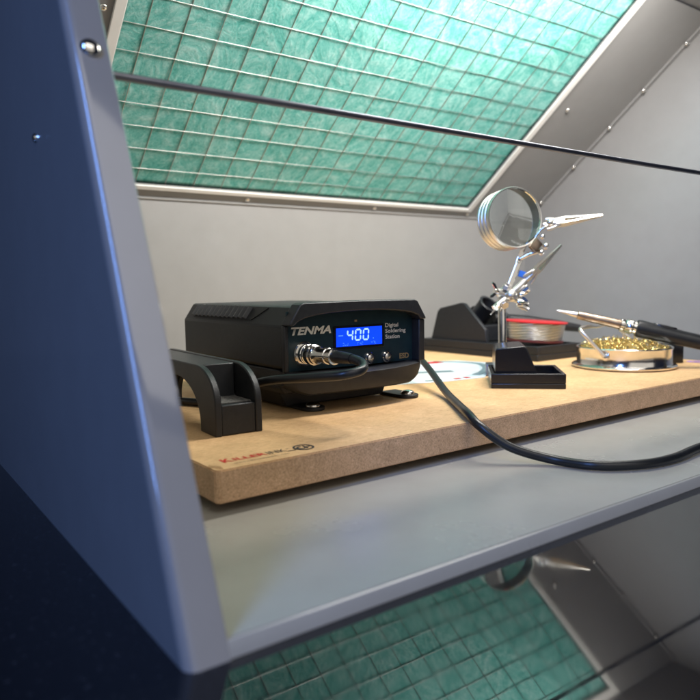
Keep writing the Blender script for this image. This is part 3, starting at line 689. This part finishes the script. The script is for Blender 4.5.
def clip(a, c, hint, s_=1.0):
    """crocodile clip: two tapering jaws, spring barrel and tail"""
    m_ = MB(); d = (c-a); L_ = d.length; mt = frame(a, d, hint)
    for sg in (1, -1):
        o1 = 0.0030*s_*sg
        P = [(-0.0022, o1*0.9, -L_*0.02), (0.0022, o1*0.9, -L_*0.02), (0.0024, o1, L_*0.18), (-0.0024, o1, L_*0.18), (0.0007, o1*0.22, L_), (-0.0007, o1*0.22, L_)]
        P2 = [(x, y*0.5 if i < 4 else y*0.1, z) for i, (x, y, z) in enumerate(P)]
        vs = [mt @ V((y, x*s_, z)) for x, y, z in P+P2]
        m_.add(vs, [(0, 1, 2, 3), (3, 2, 4, 5), (6, 9, 8, 7), (9, 11, 10, 8), (0, 6, 7, 1), (1, 7, 8, 2), (2, 8, 10, 4), (4, 10, 11, 5), (5, 11, 9, 3), (3, 9, 6, 0)])
    for sg in (1, -1):
        for q in range(7):
            z_ = L_*(0.42+0.08*q); o_ = 0.0026*s_*sg*(1-0.78*(z_-L_*0.18)/(L_*0.82))
            m_.box(min(o_*0.1, o_*0.75), max(o_*0.1, o_*0.75), -0.0011*s_*(1.2-z_/L_), 0.0011*s_*(1.2-z_/L_), z_, z_+L_*0.028, mtx=mt)
    m_.tube([mt @ V((0, -0.0030*s_, L_*0.12)), mt @ V((0, 0.0030*s_, L_*0.12))], 0.0019*s_, 14)
    m_.tube([mt @ V((0, 0, -0.010*s_)), mt @ V((0, 0, 0.004*s_))], [0.0017*s_, 0.0022*s_], 14)
    for sg in (1, -1):
        m_.tube([mt @ V((sg*0.0018*s_, 0, L_*0.10)), mt @ V((sg*0.0046*s_, 0, -L_*0.14)), mt @ V((sg*0.0050*s_, 0, -L_*0.24))], [0.0010*s_, 0.0013*s_, 0.0011*s_], 10)
    return m_.build('crocodile_clip', M_SATIN, hh, 35)
clip(cp(513.5, 249.5, FD-0.004), cp(549.5, 243.6, FD-0.012), U*0.8+F*0.5, 1.0)
clip(cp(495, 289.5, FD-0.002), cp(517, 267, FD-0.008), R-U*0.7+F*0.5, 0.85)
b = MB(); b.tube([cp(482, 301, FD), cp(490, 294, FD-0.001), cp(494, 290.5, FD-0.002)], [0.0020, 0.0016, 0.0012], 12); b.tube([cp(478, 305, FD-0.004), cp(486, 298, FD-0.004), cp(488.5, 295, FD-0.004)], [0.0026, 0.0029, 0.0024], 12); b.build('clip_arm', M_STEEL, hh)
mc = cp(480.6, 245.2, FD-0.008); axm = (-F*math.cos(0.31)+R*math.sin(0.31)+U*0.0).normalized(); fm_ = frame(mc, axm, U)
RM = 0.0227
b = MB()
pr_ = [(RM-0.0010, 0.0003), (RM-0.0003, 0.0005), (RM, 0.0)]
for k in range(3):
    z_ = -0.0050*k; pr_ += [(RM, z_-0.0038), (RM-0.0005, z_-0.0042), (RM-0.0005, z_-0.0048), (RM, z_-0.0052)]
pr_ += [(RM, -0.0172), (RM-0.0010, -0.0177)]
b.lathe(pr_, 72, fm_, cap=False)
ring_ = b.build('magnifier_ring', M_STEEL, hh, 50)
b = MB(); b.lathe([(RM-0.00102, -0.0174), (RM-0.00102, -0.0004)], 72, fm_, cap=False); b.build('ring_lining', M_LINING, ring_, 50)
b = MB(); rl = RM-0.0011
b.lathe([(rl*k, 0.0001+0.0014*(1-(k)**2)) for k in (0.001, .15, .3, .45, .6, .75, .9, 1.0)]+[(rl*k, -0.0030-0.0028*(1-(k)**2)) for k in (1.0, .9, .75, .6, .45, .3, .15, .001)], 64, fm_)
b.build('lens', M_GLASS, hh, 40)

# ------------------------------------------------------------------ tip cleaner tin
tn = thing('tip_cleaner', 'round steel tip cleaner tin with wire handle, filled with brass wool', 'tip cleaner', (0.4498, 0.1689, ZT))
TC = V((0.4498, 0.1689, ZT)); tmx = Matrix.Translation(TC)
RT = 0.0366
b = MB()
b.lathe([(0.0300, 0.0004), (0.0392, 0.0004), (0.0403, 0.0012), (0.0405, 0.0022), (0.0396, 0.0031), (RT+0.0004, 0.0034), (RT, 0.0042), (RT, 0.0150), (RT+0.0006, 0.0158), (RT+0.0006, 0.0166), (RT, 0.0171), (RT-0.0012, 0.0168), (RT-0.0012, 0.0060), (0.0010, 0.0055)], 96, tmx)
b.build('tin', M_CHROME, tn, 50)
b = MB()
for k in range(300):                                                 # curled brass shavings heaped in the tin
    a = random.uniform(0, 2*PI); rr = 0.0325*math.sqrt(random.random()); hmax = 0.0135+0.0085*math.sqrt(max(0, 1-(rr/0.0345)**2))
    c = TC+V((rr*math.cos(a), rr*math.sin(a), hmax-random.random()**2*0.006))
    d = V((random.gauss(0, 1), random.gauss(0, 1), random.gauss(0, 0.5))).normalized(); mt = frame(c, d, (random.random(), random.random(), 1))
    rc = random.uniform(0.0011, 0.0034); turns = random.uniform(0.5, 1.6); ln = random.uniform(0.001, 0.008); N = int(turns*9)+3
    pts = [mt @ V((rc*math.cos(2*PI*turns*i/N), rc*math.sin(2*PI*turns*i/N), ln*(i/N-0.5))) for i in range(N+1)]
    b.tube(pts, random.uniform(0.00016, 0.00034), 5)
b.build('brass_wool', M_BRASS, tn, 60)
vdir = V((cx-TC.x, cy-TC.y, 0)).normalized(); ldir = V((vdir.y, -vdir.x, 0)); 
if ldir.dot(R) > 0: ldir = -ldir
a_ = math.radians(20); fr = (vdir*math.cos(a_)+ldir*math.sin(a_)); bk = -fr
P1 = TC+fr*(RT+0.0012)+V((0, 0, 0.0105)); P2 = TC+bk*(RT+0.0012)+V((0, 0, 0.0105))
off = ldir*0.0200+V((0, 0, 0.0225))
b = MB(); b.tube(spline([P1, P1+off*0.35, P1+off*0.8, P1+off*0.98-fr*0.004+ldir*.001, P1*0.75+P2*0.25+off*1.03, P1*0.5+P2*0.5+off*1.0, P1*0.25+P2*0.75+off*1.03, P2+off*0.98-bk*0.004, P2+off*0.8, P2+off*0.35, P2], 6), 0.0015, 12); b.build('wire_handle', M_STEEL, tn, 60)
for P_, dr in ((P1, fr), (P2, bk)):
    b = MB(); b.lathe([(0.0022, -0.0022), (0.0024, 0.0004), (0.0019, 0.0014), (0.0006, 0.0018)], 18, frame(P_, dr)); b.build('rivet', M_CHROME, tn)

# ------------------------------------------------------------------ soldering iron
ir = thing('soldering_iron', 'soldering iron with black handle resting across the brass wool tin', 'soldering iron', (0.46, 0.155, 0.05))
I0 = V((0.4083, 0.2042, 0.0688)); I1 = V((0.5105, 0.0845, 0.0312)); dI = (I1-I0).normalized(); LI = (I1-I0).length; im = frame(I0, dI)
b = MB(); b.lathe([(0.0002, 0.0), (0.0007, 0.0015), (0.0012, 0.008), (0.0022, 0.014), (0.0023, 0.017)], 28, im); b.build('tip', M_STEEL, ir)
b = MB(); b.lathe([(0.0024, 0.0165), (0.0033, 0.0175), (0.0036, 0.030), (0.0039, 0.046), (0.0041, 0.052)], 32, im); b.build('barrel', M_BRONZE, ir)
b = MB(); b.lathe([(0.0042, 0.0505), (0.0054, 0.0510), (0.0056, 0.0535), (0.0050, 0.0545), (0.0058, 0.0555), (0.0060, 0.0595), (0.0052, 0.0605), (0.0055, 0.0640)], 32, im); b.build('collar_nut', M_CHROME, ir)
b = MB(); b.lathe([(0.0050, 0.0625), (0.0068, 0.0635), (0.0072, 0.0665), (0.0068, 0.0740), (0.0070, 0.0780), (0.0066, 0.0830), (0.0060, 0.1000), (0.0058, 0.1250), (0.0055, 0.1480), (0.0040, 0.1580), (0.0030, LI+0.0008)], 36, im)
b.build('handle', M_RUBBER, ir)
b = MB(); g = frame(I0+dI*0.085+V((0, 0, 0.0056)), V((0, 0, 1))-dI*dI.z, dI)
b.lathe([(0.001, 0.0020), (0.0052, 0.0016), (0.0060, 0.0), (0.0060, -0.002)], 28, g @ Matrix.Diagonal((1.7, 0.75, 1, 1))); b.build('thumb_rest', M_GLOSSBLK, ir)

# ------------------------------------------------------------------ little black block behind the tin
bl = MB(); bl.box(-0.0072, 0.0072, -0.008, 0.008, 0.0001, 0.0155, 0.0009, mtx=local((0.5035, 0.1585, ZT), math.radians(-36)))
bl.box(-0.0058, 0.0058, -0.0066, 0.0066, 0.0155, 0.0163, 0.0003, mtx=local((0.5035, 0.1585, ZT), math.radians(-36)))
bo_ = bl.build('black_block', M_GLOSSBLK, None, 30); tag(bo_, 'little black block behind the tip cleaner tin, below the iron handle', 'block')
